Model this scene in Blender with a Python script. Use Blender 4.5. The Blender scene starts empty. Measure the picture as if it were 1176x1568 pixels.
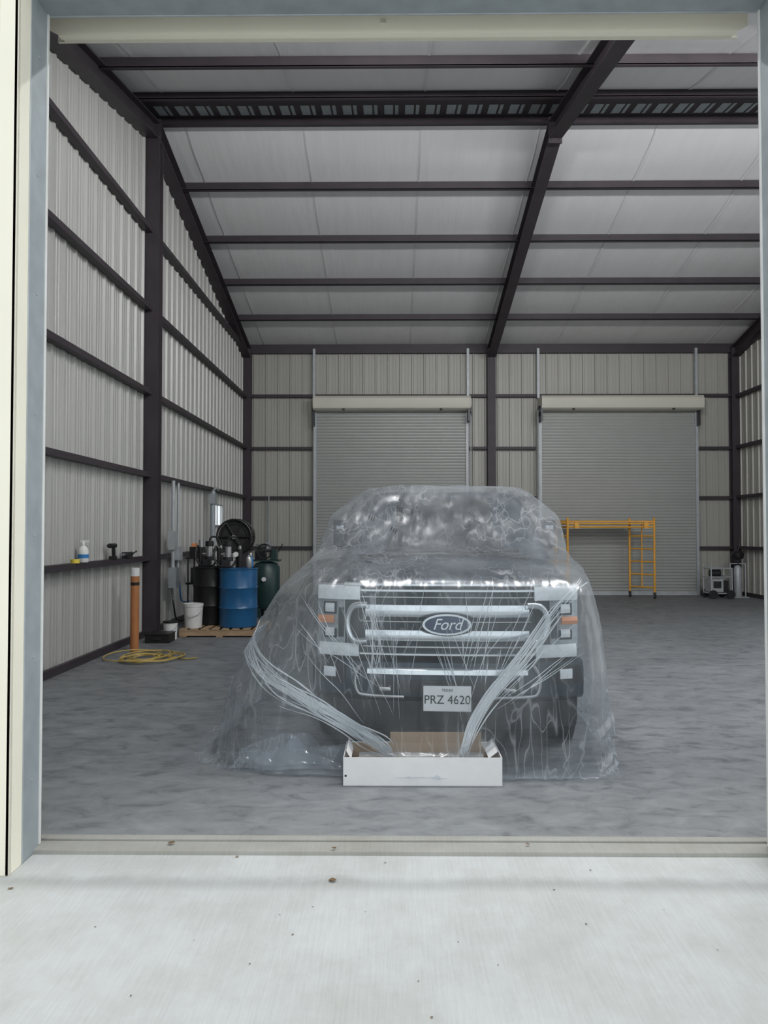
import bpy, bmesh, math, random
from mathutils import Vector, Matrix, Euler, noise
from mathutils.bvhtree import BVHTree
random.seed(7)
S=bpy.context.scene
COL=S.collection
# ------------------------------------------------------------------ materials
def new_mat(name):
    m=bpy.data.materials.new(name); m.use_nodes=True
    nt=m.node_tree; b=nt.nodes['Principled BSDF']
    return m,nt,b
def N(nt,t,**k):
    n=nt.nodes.new(t)
    for a,v in k.items():
        setattr(n,a,v)
    return n
def simple(name,col,rough=.5,metal=0.,var=.06,scale=6.,bump=0.,bscale=40.,spec=.5,stretch=(1,1,1)):
    m,nt,b=new_mat(name)
    L=nt.links
    tc=N(nt,'ShaderNodeTexCoord'); mp=N(nt,'ShaderNodeMapping'); mp.inputs['Scale'].default_value=stretch
    L.new(tc.outputs['Object'],mp.inputs['Vector'])
    n=N(nt,'ShaderNodeTexNoise'); n.inputs['Scale'].default_value=scale; n.inputs['Detail'].default_value=5
    L.new(mp.outputs[0],n.inputs['Vector'])
    r=N(nt,'ShaderNodeValToRGB')
    r.color_ramp.elements[0].position=.3; r.color_ramp.elements[1].position=.7
    r.color_ramp.elements[0].color=(*[max(0,c*(1-var)) for c in col],1)
    r.color_ramp.elements[1].color=(*[min(1,c*(1+var)) for c in col],1)
    L.new(n.outputs['Fac'],r.inputs['Fac']); L.new(r.outputs[0],b.inputs['Base Color'])
    b.inputs['Roughness'].default_value=rough; b.inputs['Metallic'].default_value=metal
    b.inputs['Specular IOR Level'].default_value=spec
    if bump>0:
        n2=N(nt,'ShaderNodeTexNoise'); n2.inputs['Scale'].default_value=bscale; n2.inputs['Detail'].default_value=4
        L.new(mp.outputs[0],n2.inputs['Vector'])
        bp=N(nt,'ShaderNodeBump'); bp.inputs['Strength'].default_value=bump; bp.inputs['Distance'].default_value=.02
        L.new(n2.outputs['Fac'],bp.inputs['Height']); L.new(bp.outputs[0],b.inputs['Normal'])
    return m

M={}
M['steel']=simple('red_oxide_primer',(.042,.034,.040),.55,0,.15,3)
M['galv']=simple('galvanized_steel',(.44,.47,.49),.45,.2,.10,8)
M['galvd']=simple('galvanized_jamb',(.34,.38,.40),.5,.15,.10,10)
M['wall']=simple('wall_panel_paint',(.45,.45,.43),.42,0.08,.05,2,stretch=(1,1,.2))
M['wallback']=simple('wall_panel_back',(.41,.405,.37),.45,0.05,.05,2,stretch=(1,1,.2))
M['cream']=simple('cream_paint',(.90,.86,.72),.5,0,.03,2)
M['door']=simple('roll_door_paint',(.36,.37,.355),.4,0.1,.03,2)
M['hood']=simple('hood_paint',(.62,.60,.52),.45,0,.03,2)
M['black']=simple('black_plastic',(.012,.012,.013),.45)
M['rubber']=simple('rubber',(.02,.02,.02),.8)
M['darkmetal']=simple('dark_metal',(.05,.05,.055),.4,.6)
M['chrome']=simple('chrome',(.78,.80,.81),.22,.85,.02)
M['silver']=simple('brushed_metal',(.5,.5,.5),.35,.8)
M['white']=simple('white_plastic',(.75,.75,.73),.45)
M['blue']=simple('blue_drum_paint',(.012,.095,.23),.35,0,.1)
M['bluecap']=simple('blue_plastic',(.03,.2,.5),.4)
M['yellow']=simple('yellow_plastic',(.75,.6,.08),.5)
M['scaf']=simple('scaffold_yellow',(.80,.40,.05),.45,0,.1)
M['orange']=simple('orange_tube',(.42,.17,.06),.55,0,.1)
M['cord']=simple('yellow_cord',(.50,.36,.10),.5)
M['wood']=simple('pallet_wood',(.40,.28,.17),.8,0,.25,6,.3,stretch=(1,8,8))
M['card']=simple('cardboard',(.42,.29,.18),.8,0,.08)
M['cardw']=simple('white_cardboard',(.80,.80,.80),.6,0,.03,9,.15,12)
M['green']=simple('compressor_green',(.015,.04,.04),.4)
M['paint']=simple('truck_paint_navy',(.018,.032,.046),.3,.2,.05)
M['glass']=simple('dark_window_glass',(.010,.016,.020),.1,0,.05)
M['grille']=simple('grille_dark',(.035,.045,.052),.4,.3)
M['lens']=simple('headlight_lens',(.80,.82,.83),.2,.05,.10,20)
M['lens2']=simple('headlight_reflector',(.42,.45,.47),.25,.4,.2,25)
M['amber']=simple('amber_marker',(.75,.30,.14),.3)
M['badge']=simple('badge_blue',(.05,.07,.12),.25)
M['leaf']=simple('dry_leaf_brown',(.16,.10,.05),.8,0,.3)
M['paper']=simple('paper_label',(.7,.7,.7),.6)

def insulation():
    m,nt,b=new_mat('vinyl_insulation'); L=nt.links
    tc=N(nt,'ShaderNodeTexCoord'); mp=N(nt,'ShaderNodeMapping'); mp.inputs['Scale'].default_value=(5,.6,1)
    mp.inputs['Rotation'].default_value=(0,0,.12)
    L.new(tc.outputs['Object'],mp.inputs['Vector'])
    n=N(nt,'ShaderNodeTexNoise'); n.inputs['Scale'].default_value=1.2; n.inputs['Detail'].default_value=5
    L.new(mp.outputs[0],n.inputs['Vector'])
    r=N(nt,'ShaderNodeValToRGB'); r.color_ramp.elements[0].color=(.70,.695,.70,1); r.color_ramp.elements[1].color=(.80,.795,.80,1)
    L.new(n.outputs['Fac'],r.inputs['Fac']); L.new(r.outputs[0],b.inputs['Base Color'])
    bp=N(nt,'ShaderNodeBump'); bp.inputs['Strength'].default_value=.25; bp.inputs['Distance'].default_value=.04
    L.new(n.outputs['Fac'],bp.inputs['Height']); L.new(bp.outputs[0],b.inputs['Normal'])
    b.inputs['Roughness'].default_value=.55
    return m
M['insul']=insulation()

def floor_mat():
    m,nt,b=new_mat('polished_slab_concrete'); L=nt.links
    tc=N(nt,'ShaderNodeTexCoord')
    mp=N(nt,'ShaderNodeMapping'); mp.inputs['Scale'].default_value=(1,1.6,1); mp.inputs['Rotation'].default_value=(0,0,.15)
    L.new(tc.outputs['Object'],mp.inputs['Vector'])
    n=N(nt,'ShaderNodeTexNoise'); n.inputs['Scale'].default_value=4.6; n.inputs['Detail'].default_value=10; n.inputs['Roughness'].default_value=.66; n.inputs['Distortion'].default_value=.6
    L.new(mp.outputs[0],n.inputs['Vector'])
    n2=N(nt,'ShaderNodeTexNoise'); n2.inputs['Scale'].default_value=.8; n2.inputs['Detail'].default_value=6
    L.new(mp.outputs[0],n2.inputs['Vector'])
    r=N(nt,'ShaderNodeValToRGB'); e=r.color_ramp.elements
    e[0].position=.34; e[0].color=(.102,.112,.122,1); e[1].position=.68; e[1].color=(.235,.248,.258,1)
    x=e.new(.46); x.color=(.172,.183,.194,1)
    L.new(n.outputs['Fac'],r.inputs['Fac'])
    r2=N(nt,'ShaderNodeValToRGB'); r2.color_ramp.elements[0].position=.32; r2.color_ramp.elements[0].color=(.86,.86,.86,1); r2.color_ramp.elements[1].position=.68; r2.color_ramp.elements[1].color=(1.12,1.12,1.12,1)
    L.new(n2.outputs['Fac'],r2.inputs['Fac'])
    mx=N(nt,'ShaderNodeMix',data_type='RGBA',blend_type='MULTIPLY'); mx.inputs[0].default_value=1
    L.new(r.outputs[0],mx.inputs[6]); L.new(r2.outputs[0],mx.inputs[7])
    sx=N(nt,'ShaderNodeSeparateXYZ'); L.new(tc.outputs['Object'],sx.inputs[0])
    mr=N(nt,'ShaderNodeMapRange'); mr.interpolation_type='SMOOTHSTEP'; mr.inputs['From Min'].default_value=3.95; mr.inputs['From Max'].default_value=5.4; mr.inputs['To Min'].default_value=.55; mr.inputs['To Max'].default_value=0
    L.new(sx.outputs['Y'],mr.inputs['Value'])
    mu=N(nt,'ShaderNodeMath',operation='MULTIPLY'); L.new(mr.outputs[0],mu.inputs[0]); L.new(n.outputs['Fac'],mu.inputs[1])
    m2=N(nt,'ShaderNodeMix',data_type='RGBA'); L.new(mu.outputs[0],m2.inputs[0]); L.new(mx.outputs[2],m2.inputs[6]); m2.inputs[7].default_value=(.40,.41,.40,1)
    L.new(m2.outputs[2],b.inputs['Base Color'])
    b.inputs['Roughness'].default_value=.55; b.inputs['Specular IOR Level'].default_value=.3
    bp=N(nt,'ShaderNodeBump'); bp.inputs['Strength'].default_value=.08; bp.inputs['Distance'].default_value=.01
    L.new(n.outputs['Fac'],bp.inputs['Height']); L.new(bp.outputs[0],b.inputs['Normal'])
    return m
M['floor']=floor_mat()

def apron_mat(name='broomed_concrete',base=(.55,.565,.55),stain=True):
    m,nt,b=new_mat(name); L=nt.links
    tc=N(nt,'ShaderNodeTexCoord')
    mp=N(nt,'ShaderNodeMapping'); mp.inputs['Scale'].default_value=(85,3.5,1); mp.inputs['Rotation'].default_value=(0,0,-.05)
    L.new(tc.outputs['Object'],mp.inputs['Vector'])
    n=N(nt,'ShaderNodeTexNoise'); n.inputs['Scale'].default_value=1; n.inputs['Detail'].default_value=6; n.inputs['Roughness'].default_value=.75
    L.new(mp.outputs[0],n.inputs['Vector'])
    n2=N(nt,'ShaderNodeTexNoise'); n2.inputs['Scale'].default_value=2.2; n2.inputs['Detail'].default_value=8; n2.inputs['Roughness'].default_value=.7
    L.new(tc.outputs['Object'],n2.inputs['Vector'])
    r=N(nt,'ShaderNodeValToRGB'); e=r.color_ramp.elements
    e[0].position=.3; e[0].color=(*[c*.91 for c in base],1); e[1].position=.65; e[1].color=(*[c*1.04 for c in base],1)
    L.new(n.outputs['Fac'],r.inputs['Fac'])
    r2=N(nt,'ShaderNodeValToRGB'); e=r2.color_ramp.elements
    e[0].position=.3; e[0].color=(.88,.87,.85,1); e[1].position=.6; e[1].color=(1.04,1.04,1.05,1)
    L.new(n2.outputs['Fac'],r2.inputs['Fac'])
    mx=N(nt,'ShaderNodeMix',data_type='RGBA',blend_type='MULTIPLY'); mx.inputs[0].default_value=1
    L.new(r.outputs[0],mx.inputs[6]); L.new(r2.outputs[0],mx.inputs[7])
    out=mx.outputs[2]
    if stain:
        sx=N(nt,'ShaderNodeSeparateXYZ'); L.new(tc.outputs['Object'],sx.inputs[0])
        a=N(nt,'ShaderNodeMath',operation='MULTIPLY_ADD'); a.inputs[1].default_value=.12; a.inputs[2].default_value=-.06
        L.new(n2.outputs['Fac'],a.inputs[0])
        s=N(nt,'ShaderNodeMath',operation='ADD'); L.new(sx.outputs['Y'],s.inputs[0]); L.new(a.outputs[0],s.inputs[1])
        d=N(nt,'ShaderNodeMath',operation='SUBTRACT'); L.new(s.outputs[0],d.inputs[0]); d.inputs[1].default_value=3.52
        ab=N(nt,'ShaderNodeMath',operation='ABSOLUTE'); L.new(d.outputs[0],ab.inputs[0])
        mr=N(nt,'ShaderNodeMapRange'); mr.interpolation_type='SMOOTHSTEP'
        mr.inputs['From Min'].default_value=0; mr.inputs['From Max'].default_value=.10; mr.inputs['To Min'].default_value=.78; mr.inputs['To Max'].default_value=1
        L.new(ab.outputs[0],mr.inputs['Value'])
        mx2=N(nt,'ShaderNodeMix',data_type='RGBA',blend_type='MULTIPLY'); mx2.inputs[0].default_value=1
        L.new(out,mx2.inputs[6]); L.new(mr.outputs[0],mx2.inputs[7]); out=mx2.outputs[2]
    L.new(out,b.inputs['Base Color']); b.inputs['Roughness'].default_value=.8
    bp=N(nt,'ShaderNodeBump'); bp.inputs['Strength'].default_value=.25; bp.inputs['Distance'].default_value=.003
    L.new(n.outputs['Fac'],bp.inputs['Height']); L.new(bp.outputs[0],b.inputs['Normal'])
    return m
M['apron']=apron_mat()
M['sill']=apron_mat('sill_concrete',(.38,.375,.34),False)

def film_mat(name,base,crease_glint,face=.10,bumps=.5,gloss=.55,rough=.3,col=(.74,.79,.83,1),tint=(.90,.93,.955,1)):
    m,nt,b=new_mat(name); L=nt.links
    out=nt.nodes['Material Output']
    tc=N(nt,'ShaderNodeTexCoord')
    def streak(scale,rot,nscale,dist,det=1.2):
        mp=N(nt,'ShaderNodeMapping'); mp.inputs['Scale'].default_value=scale; mp.inputs['Rotation'].default_value=rot
        L.new(tc.outputs['Object'],mp.inputs['Vector'])
        n=N(nt,'ShaderNodeTexNoise'); n.inputs['Scale'].default_value=nscale; n.inputs['Detail'].default_value=det; n.inputs['Roughness'].default_value=.45; n.inputs['Distortion'].default_value=dist
        L.new(mp.outputs[0],n.inputs['Vector'])
        return n.outputs['Fac']
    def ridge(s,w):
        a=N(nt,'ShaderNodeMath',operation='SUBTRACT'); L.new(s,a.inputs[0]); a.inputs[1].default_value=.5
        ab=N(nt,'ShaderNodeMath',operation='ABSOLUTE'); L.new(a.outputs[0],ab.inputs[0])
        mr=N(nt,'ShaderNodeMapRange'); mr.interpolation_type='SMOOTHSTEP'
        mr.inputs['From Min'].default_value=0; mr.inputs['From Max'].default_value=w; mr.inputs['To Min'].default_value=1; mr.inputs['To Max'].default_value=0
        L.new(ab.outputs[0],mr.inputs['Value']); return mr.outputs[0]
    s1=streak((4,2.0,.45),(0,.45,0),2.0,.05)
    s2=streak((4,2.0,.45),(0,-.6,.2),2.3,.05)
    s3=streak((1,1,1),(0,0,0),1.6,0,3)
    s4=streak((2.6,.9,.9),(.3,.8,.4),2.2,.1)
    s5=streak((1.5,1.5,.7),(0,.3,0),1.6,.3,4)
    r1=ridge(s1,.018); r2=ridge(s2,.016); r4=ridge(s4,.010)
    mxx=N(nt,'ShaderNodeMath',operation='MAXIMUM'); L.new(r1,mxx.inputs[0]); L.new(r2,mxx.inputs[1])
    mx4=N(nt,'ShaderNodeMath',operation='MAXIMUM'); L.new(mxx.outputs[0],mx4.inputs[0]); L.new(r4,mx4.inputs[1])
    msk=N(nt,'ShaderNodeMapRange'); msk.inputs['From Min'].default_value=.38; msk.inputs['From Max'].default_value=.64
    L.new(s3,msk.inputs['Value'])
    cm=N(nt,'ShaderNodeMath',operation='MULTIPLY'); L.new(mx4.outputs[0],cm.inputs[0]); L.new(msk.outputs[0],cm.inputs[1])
    lw=N(nt,'ShaderNodeLayerWeight'); lw.inputs['Blend'].default_value=.3
    h0=N(nt,'ShaderNodeMath',operation='ADD'); L.new(s1,h0.inputs[0]); L.new(s2,h0.inputs[1])
    h=N(nt,'ShaderNodeMath',operation='ADD'); L.new(h0.outputs[0],h.inputs[0]); L.new(s4,h.inputs[1])
    bp=N(nt,'ShaderNodeBump'); bp.inputs['Strength'].default_value=bumps; bp.inputs['Distance'].default_value=.07
    L.new(h.outputs[0],bp.inputs['Height'])
    hz=N(nt,'ShaderNodeMapRange'); hz.inputs['From Min'].default_value=.35; hz.inputs['From Max'].default_value=.68; hz.inputs['To Min'].default_value=base*.55; hz.inputs['To Max'].default_value=base*2.0
    L.new(s5,hz.inputs['Value'])
    f1=N(nt,'ShaderNodeMath',operation='MULTIPLY_ADD'); L.new(cm.outputs[0],f1.inputs[0]); f1.inputs[1].default_value=crease_glint; L.new(hz.outputs[0],f1.inputs[2])  # whitened crease lines, with highlight streaks painted into the film opacity
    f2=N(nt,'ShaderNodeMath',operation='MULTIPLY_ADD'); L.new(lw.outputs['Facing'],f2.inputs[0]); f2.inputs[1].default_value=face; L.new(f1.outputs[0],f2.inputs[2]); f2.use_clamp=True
    df=N(nt,'ShaderNodeBsdfDiffuse'); df.inputs['Color'].default_value=col; L.new(bp.outputs[0],df.inputs['Normal'])
    tl=N(nt,'ShaderNodeBsdfTranslucent'); tl.inputs['Color'].default_value=col
    dt=N(nt,'ShaderNodeMixShader'); dt.inputs[0].default_value=.3; L.new(df.outputs[0],dt.inputs[1]); L.new(tl.outputs[0],dt.inputs[2])
    gl=N(nt,'ShaderNodeBsdfGlossy'); gl.inputs['Roughness'].default_value=rough; L.new(bp.outputs[0],gl.inputs['Normal'])
    tr=N(nt,'ShaderNodeBsdfTransparent'); tr.inputs['Color'].default_value=tint
    m0=N(nt,'ShaderNodeMixShader'); L.new(f2.outputs[0],m0.inputs[0]); L.new(tr.outputs[0],m0.inputs[1]); L.new(dt.outputs[0],m0.inputs[2])
    fr=N(nt,'ShaderNodeFresnel'); fr.inputs['IOR'].default_value=1.4
    fm=N(nt,'ShaderNodeMath',operation='MULTIPLY'); L.new(fr.outputs[0],fm.inputs[0]); fm.inputs[1].default_value=gloss
    fc=N(nt,'ShaderNodeMath',operation='MINIMUM'); L.new(fm.outputs[0],fc.inputs[0]); fc.inputs[1].default_value=.16
    m1=N(nt,'ShaderNodeMixShader'); L.new(fc.outputs[0],m1.inputs[0]); L.new(m0.outputs[0],m1.inputs[1]); L.new(gl.outputs[0],m1.inputs[2])
    L.new(m1.outputs[0],out.inputs['Surface'])
    nt.nodes.remove(b)
    return m
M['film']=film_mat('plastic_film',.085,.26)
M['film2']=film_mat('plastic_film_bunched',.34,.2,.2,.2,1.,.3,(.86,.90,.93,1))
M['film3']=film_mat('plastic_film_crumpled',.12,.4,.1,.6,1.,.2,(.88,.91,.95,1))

# ------------------------------------------------------------------ mesh builder
class MB:
    def __init__(s): s.v=[];s.f=[];s.fm=[];s.sm=[];s.mats=[]
    def mi(s,m):
        m=M[m]
        if m not in s.mats: s.mats.append(m)
        return s.mats.index(m)
    def add(s,vs,fs,mat,smooth=False):
        o=len(s.v); s.v+= [Vector(v) for v in vs]; i=s.mi(mat)
        for f in fs: s.f.append([o+k for k in f]); s.fm.append(i); s.sm.append(smooth)
    def box(s,c,d,mat,rot=None,taper=1.):
        c=Vector(c); R=Euler(rot).to_matrix() if rot else Matrix.Identity(3)
        vs=[]
        for z in(-.5,.5):
            t=taper if z>0 else 1
            for x,y in((-.5,-.5),(.5,-.5),(.5,.5),(-.5,.5)):
                vs.append(c+R@Vector((x*d[0]*t,y*d[1]*t,z*d[2])))
        s.add(vs,[(3,2,1,0),(4,5,6,7),(0,1,5,4),(1,2,6,5),(2,3,7,6),(3,0,4,7)],mat)
    def bb(s,x0,x1,y0,y1,z0,z1,mat): s.box(((x0+x1)/2,(y0+y1)/2,(z0+z1)/2),(abs(x1-x0),abs(y1-y0),abs(z1-z0)),mat)
    def cyl(s,p0,p1,r0,mat,r1=None,n=20,caps=True):
        p0=Vector(p0);p1=Vector(p1); r1=r0 if r1 is None else r1
        d=(p1-p0).normalized(); u=d.orthogonal().normalized(); w=d.cross(u)
        vs=[]
        for p,r in((p0,r0),(p1,r1)):
            for k in range(n):
                a=2*math.pi*k/n; vs.append(p+(u*math.cos(a)+w*math.sin(a))*r)
        s.add(vs,[(k,(k+1)%n,n+(k+1)%n,n+k) for k in range(n)],mat,True)
        if caps: s.add(vs[:n],[tuple(range(n))[::-1]],mat); s.add(vs[n:],[tuple(range(n))],mat)
    def tube(s,pts,r,mat,n=8,closed=False):
        pts=[Vector(p) for p in pts]; L=len(pts); vs=[]; u=None
        for i,p in enumerate(pts):
            a=pts[max(0,i-1)];b=pts[min(L-1,i+1)]; d=(b-a)
            d=d.normalized() if d.length>1e-9 else Vector((0,0,1))
            if u is None: u=d.orthogonal().normalized()
            else:
                u=u-d*u.dot(d); u=u.normalized() if u.length>1e-6 else d.orthogonal().normalized()
            w=d.cross(u); rr=r[i] if isinstance(r,(list,tuple)) else r
            for k in range(n):
                q=2*math.pi*k/n; vs.append(p+(u*math.cos(q)+w*math.sin(q))*rr)
        fs=[]
        for i in range(L-1):
            for k in range(n): fs.append((i*n+k,i*n+(k+1)%n,(i+1)*n+(k+1)%n,(i+1)*n+k))
        fs.append(tuple(range(n))[::-1]); fs.append(tuple((L-1)*n+k for k in range(n)))
        s.add(vs,fs,mat,True)
    def lathe(s,prof,c,mat,n=32,axis='z'):
        c=Vector(c); vs=[]
        for r,z in prof:
            for k in range(n):
                a=2*math.pi*k/n
                if axis=='z': p=Vector((r*math.cos(a),r*math.sin(a),z))
                elif axis=='x': p=Vector((z,r*math.cos(a),r*math.sin(a)))
                else: p=Vector((r*math.sin(a),z,r*math.cos(a)))
                vs.append(c+p)
        L=len(prof); fs=[]
        for i in range(L-1):
            for k in range(n): fs.append((i*n+k,i*n+(k+1)%n,(i+1)*n+(k+1)%n,(i+1)*n+k))
        s.add(vs,fs,mat,True)
        s.add(vs[:n],[tuple(range(n))[::-1]],mat); s.add(vs[-n:],[tuple(range(n))],mat)
    def grid(s,rows,mat,smooth=True,close=False):
        n=len(rows[0]); vs=[p for r in rows for p in r]; fs=[]
        for i in range(len(rows)-1):
            for k in range(n if close else n-1):
                k2=(k+1)%n; fs.append((i*n+k,i*n+k2,(i+1)*n+k2,(i+1)*n+k))
        s.add(vs,fs,mat,smooth)
    def build(s,name,parent=None,bevel=0,loc=None,fixn=True,sharp=38):
        me=bpy.data.meshes.new(name); me.from_pydata([tuple(v) for v in s.v],[],s.f)
        for m in s.mats: me.materials.append(m)
        for p,i,q in zip(me.polygons,s.fm,s.sm): p.material_index=i; p.use_smooth=q
        me.update()
        if fixn:
            bm=bmesh.new(); bm.from_mesh(me); bmesh.ops.recalc_face_normals(bm,faces=bm.faces); bm.to_mesh(me); bm.free()
        if sharp:
            try: me.set_sharp_from_angle(angle=math.radians(sharp))
            except Exception as ex: print('sharp',ex)
        o=bpy.data.objects.new(name,me); COL.objects.link(o)
        if parent: o.parent=parent
        if loc: o.location=loc
        if bevel>0:
            b=o.modifiers.new('bevel','BEVEL'); b.width=bevel; b.segments=2; b.limit_method='ANGLE'; b.angle_limit=math.radians(40)
        return o
def empty(name,loc=(0,0,0),rot=(0,0,0)):
    e=bpy.data.objects.new(name,None); e.location=loc; e.rotation_euler=rot; COL.objects.link(e); return e
def smooth_path(pts,k=8):
    pts=[Vector(p) for p in pts]; out=[]
    P=[pts[0]]+pts+[pts[-1]]
    for i in range(1,len(P)-2):
        for j in range(k):
            t=j/k; a,b,c,d=P[i-1],P[i],P[i+1],P[i+2]
            out.append(.5*((2*b)+(-a+c)*t+(2*a-5*b+4*c-d)*t*t+(-a+3*b-3*c+d)*t**3))
    out.append(pts[-1]); return out

# ------------------------------------------------------------------ dimensions
XL,XR=-3.72,8.60
YF,YB=3.80,19.20
YR=11.5
def zpur(y): return 7.72-.215*abs(y-YR)
def zroof(y): return zpur(y)+.16+.12*math.exp(-((y-11.35)/.5)**2)

b=MB(); b.bb(XL-.1,XR+.1,4.0,YB+.1,-.15,0,'floor'); b.build('floor')
b=MB(); b.bb(XL-.1,XR+.1,3.945,4.0,-.15,.003,'sill'); b.bb(XL-.1,XR+.1,3.82,3.935,-.15,-.004,'sill'); b.bb(XL-.1,XR+.1,3.93,3.95,-.15,-.012,'sill'); b.build('trim_1',bevel=.004)
b=MB(); b.bb(-16,20,-14,3.82,-.2,-.025,'apron'); b.build('ground')

def rib_profile(u0,u1):
    out=[]; u=u0
    while u<u1:
        for du,d in((0,0),(.085,0),(.092,.006),(.110,.006),(.117,0),(.158,0),(.165,.006),(.183,.006),(.190,0),(.243,0),(.258,.032),(.288,.032),(.303,0)):
            if u+du<=u1: out.append((u+du,d))
        u+=.305
    out.append((u1,0)); return out
def wall_y(name,x,sgn,mat,y0,y1,openings=()):
    b=MB(); pr=rib_profile(y0,y1)
    for i in range(len(pr)-1):
        uc=(pr[i][0]+pr[i+1][0])/2
        segs=[(-.02,None)]
        for (a,c,z0,z1) in openings:
            if a<uc<c: segs=[(-.02,z0),(z1,None)] if z0>0 else [(z1,None)]
        for s0,s1 in segs:
            vs=[]
            for (u,d) in (pr[i],pr[i+1]):
                vs.append((x+sgn*d,u,s0)); vs.append((x+sgn*d,u,zroof(u)+.02 if s1 is None else s1))
            b.add(vs,[(0,2,3,1)],mat)
    return b.build(name,fixn=False)
WY0,WY1,WZ0,WZ1=15.90,16.62,1.68,2.12
wall_y('wall_left',XL,1,'wall',3.75,YB,[(WY0,WY1,WZ0,WZ1)])
wall_y('wall_right',XR,-1,'wallback',3.75,YB,[(5.0,13.5,0,4.3)])  # large unseen opening added to let sky light inside
b=MB(); pr=rib_profile(XL,XR)
b.grid([[Vector((u,YB-d,-.02)) for u,d in pr],[Vector((u,YB-d,zroof(YB)+.02)) for u,d in pr]],'wallback',False)
b.build('wall_back',fixn=False)
OX0,OX1=-1.77,1.875
b=MB()
def fw(x0,x1,z0,z1):
    pr=rib_profile(x0,x1)
    b.grid([[Vector((u,3.60-d,z0)) for u,d in pr],[Vector((u,3.60-d,z1)) for u,d in pr]],'cream',False)
    b.grid([[Vector((u,3.68,z0)) for u,d in pr],[Vector((u,3.68,z1)) for u,d in pr]],'wallback',False)
ZH=4.225
fw(XL,OX0-.03,-.03,6.2); fw(OX0-.03,OX1+.03,ZH+.02,6.2); fw(OX1+.03,3.2,-.03,6.2); fw(3.2,7.0,4.3,6.2); fw(7.0,XR,-.03,6.2)  # second bay left open, out of view, as added light for the interior
b.build('wall_front',fixn=False)
b=MB()
b.bb(OX0-.09,OX0,3.575,3.60,-.025,ZH+.12,'cream'); b.bb(OX0-.02,OX0,3.575,3.70,-.025,ZH+.12,'cream')
b.bb(OX1,OX1+.09,3.575,3.60,-.025,ZH+.12,'cream'); b.bb(OX1,OX1+.02,3.575,3.70,-.025,ZH+.12,'cream')
b.bb(OX0-.09,OX1+.09,3.575,3.70,ZH+.03,ZH+.12,'cream')
b.build('trim_2',bevel=.004)
b=MB()
for x,sg in((OX0,-1),(OX1,1)):
    b.bb(x,x+sg*.02,3.70,3.885,-.02,ZH+.03,'galvd'); b.bb(x-sg*.004,x+sg*.07,3.885,3.897,-.0,ZH+.03,'galv')
    b.bb(x-sg*.006,x+sg*.01,3.872,3.89,-.0,ZH+.03,'white')  # white strip paints the bright highlight along the jamb edge
    b.bb(x-sg*.004,x+sg*.01,3.695,3.705,-.02,ZH+.03,'galv')
b.bb(OX0,OX1,3.70,3.885,ZH,ZH+.02,'galvd'); b.bb(OX0,OX1,3.885,3.897,ZH-.004,ZH+.1,'galv')
for z in [.35+.6*i for i in range(7)]:
    b.cyl((OX0,3.79,z),(OX0+.004,3.79,z),.007,'galv',n=8)
b.build('trim_3',bevel=.002)
b=MB()
dz=.018
prof=[(4.07,4.255+dz),(4.075,4.23+dz),(4.11,4.228+dz),(4.13,4.247+dz),(4.16,4.247+dz),(4.18,4.26+dz),(4.20,4.265+dz),(4.215,4.29+dz),(4.205,4.345+dz),(4.19,4.38+dz),(4.10,4.38+dz),(4.07,4.37+dz)]
x0,x1=-1.85,1.905
def xi(z): return .05 if z<4.27+dz-.02 else 0
b.grid([[Vector((x0+xi(z),y,z)) for y,z in prof],[Vector((x1-xi(z),y,z)) for y,z in prof]],'cream',False,True)
b.add([Vector((x0+xi(z),y,z)) for y,z in prof],[tuple(range(len(prof)))],'cream')
b.add([Vector((x1-xi(z),y,z)) for y,z in prof],[tuple(range(len(prof)))],'cream')
b.bb(-.06,-.03,4.064,4.072,4.28+dz,4.30+dz,'hood')
b.lathe([(.05,-1.8),(.22,-1.8),(.22,1.85),(.05,1.85)],(0,4.35,5.02),'hood',24,'x')
b.build('roll_up_door_raised')

# ------------------------------------------------------------------ roof
b=MB()
pl=[19.12-1.524*i for i in range(5)]+[11.5]
pf=[10.55,9.3,7.8,6.3,4.8,3.9]
allp=sorted(pl+pf)
ys=[]
edges=[3.6]+allp+[YB+.1]
for a,c in zip(edges[:-1],edges[1:]):
    for k in range(6): ys.append((a+(c-a)*k/6,a,c))
ys.append((YB+.1,YB,YB+.1))
nx=60; rows=[]
for y,a,c in ys:
    t=(y-a)/max(1e-3,(c-a)); r=[]
    for i in range(nx+1):
        x=XL-.1+(XR-XL+.2)*i/nx
        sag=-.03*math.sin(math.pi*t)*(1+.5*noise.noise(Vector((x*.6,y*.3,0)))) if c-a>1 else 0
        r.append(Vector((x,y,zroof(y)+sag)))
    rows.append(r)
b.grid(rows,'insul',True)
for x in [-3.2+1.83*i for i in range(7)]:
    for sg in(0,1):
        y0,y1=(YR+.1,YB) if sg==0 else (4.2,YR-.3)
        rr=[]
        for k in range(31):
            y=y0+(y1-y0)*k/30
            aa=[e for e in edges if e<=y][-1]; cc=[e for e in edges if e>=y][0] if y<edges[-1] else edges[-1]
            t=(y-aa)/max(1e-3,cc-aa) if cc>aa else 0
            sag=-.045*math.sin(math.pi*t) if cc-aa>1 else 0
            rr.append([Vector((x-.012,y,zroof(y)+sag-.004)),Vector((x+.012,y,zroof(y)+sag-.012))])
        b.grid(rr,'insul',False)
b.build('ceiling',fixn=False)
b=MB()
def purlin(y,h=.15,z=None):
    z=zpur(y) if z is None else z
    b.bb(XL,XR,y-.008,y+.008,z,z+h,'steel'); b.bb(XL,XR,y-.045,y+.008,z-.005,z+.015,'steel')
    b.bb(XL,XR,y-.045,y-.04,z,z+.03,'steel')
for y in pl[:-1]+pf[1:]: purlin(y)
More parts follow.
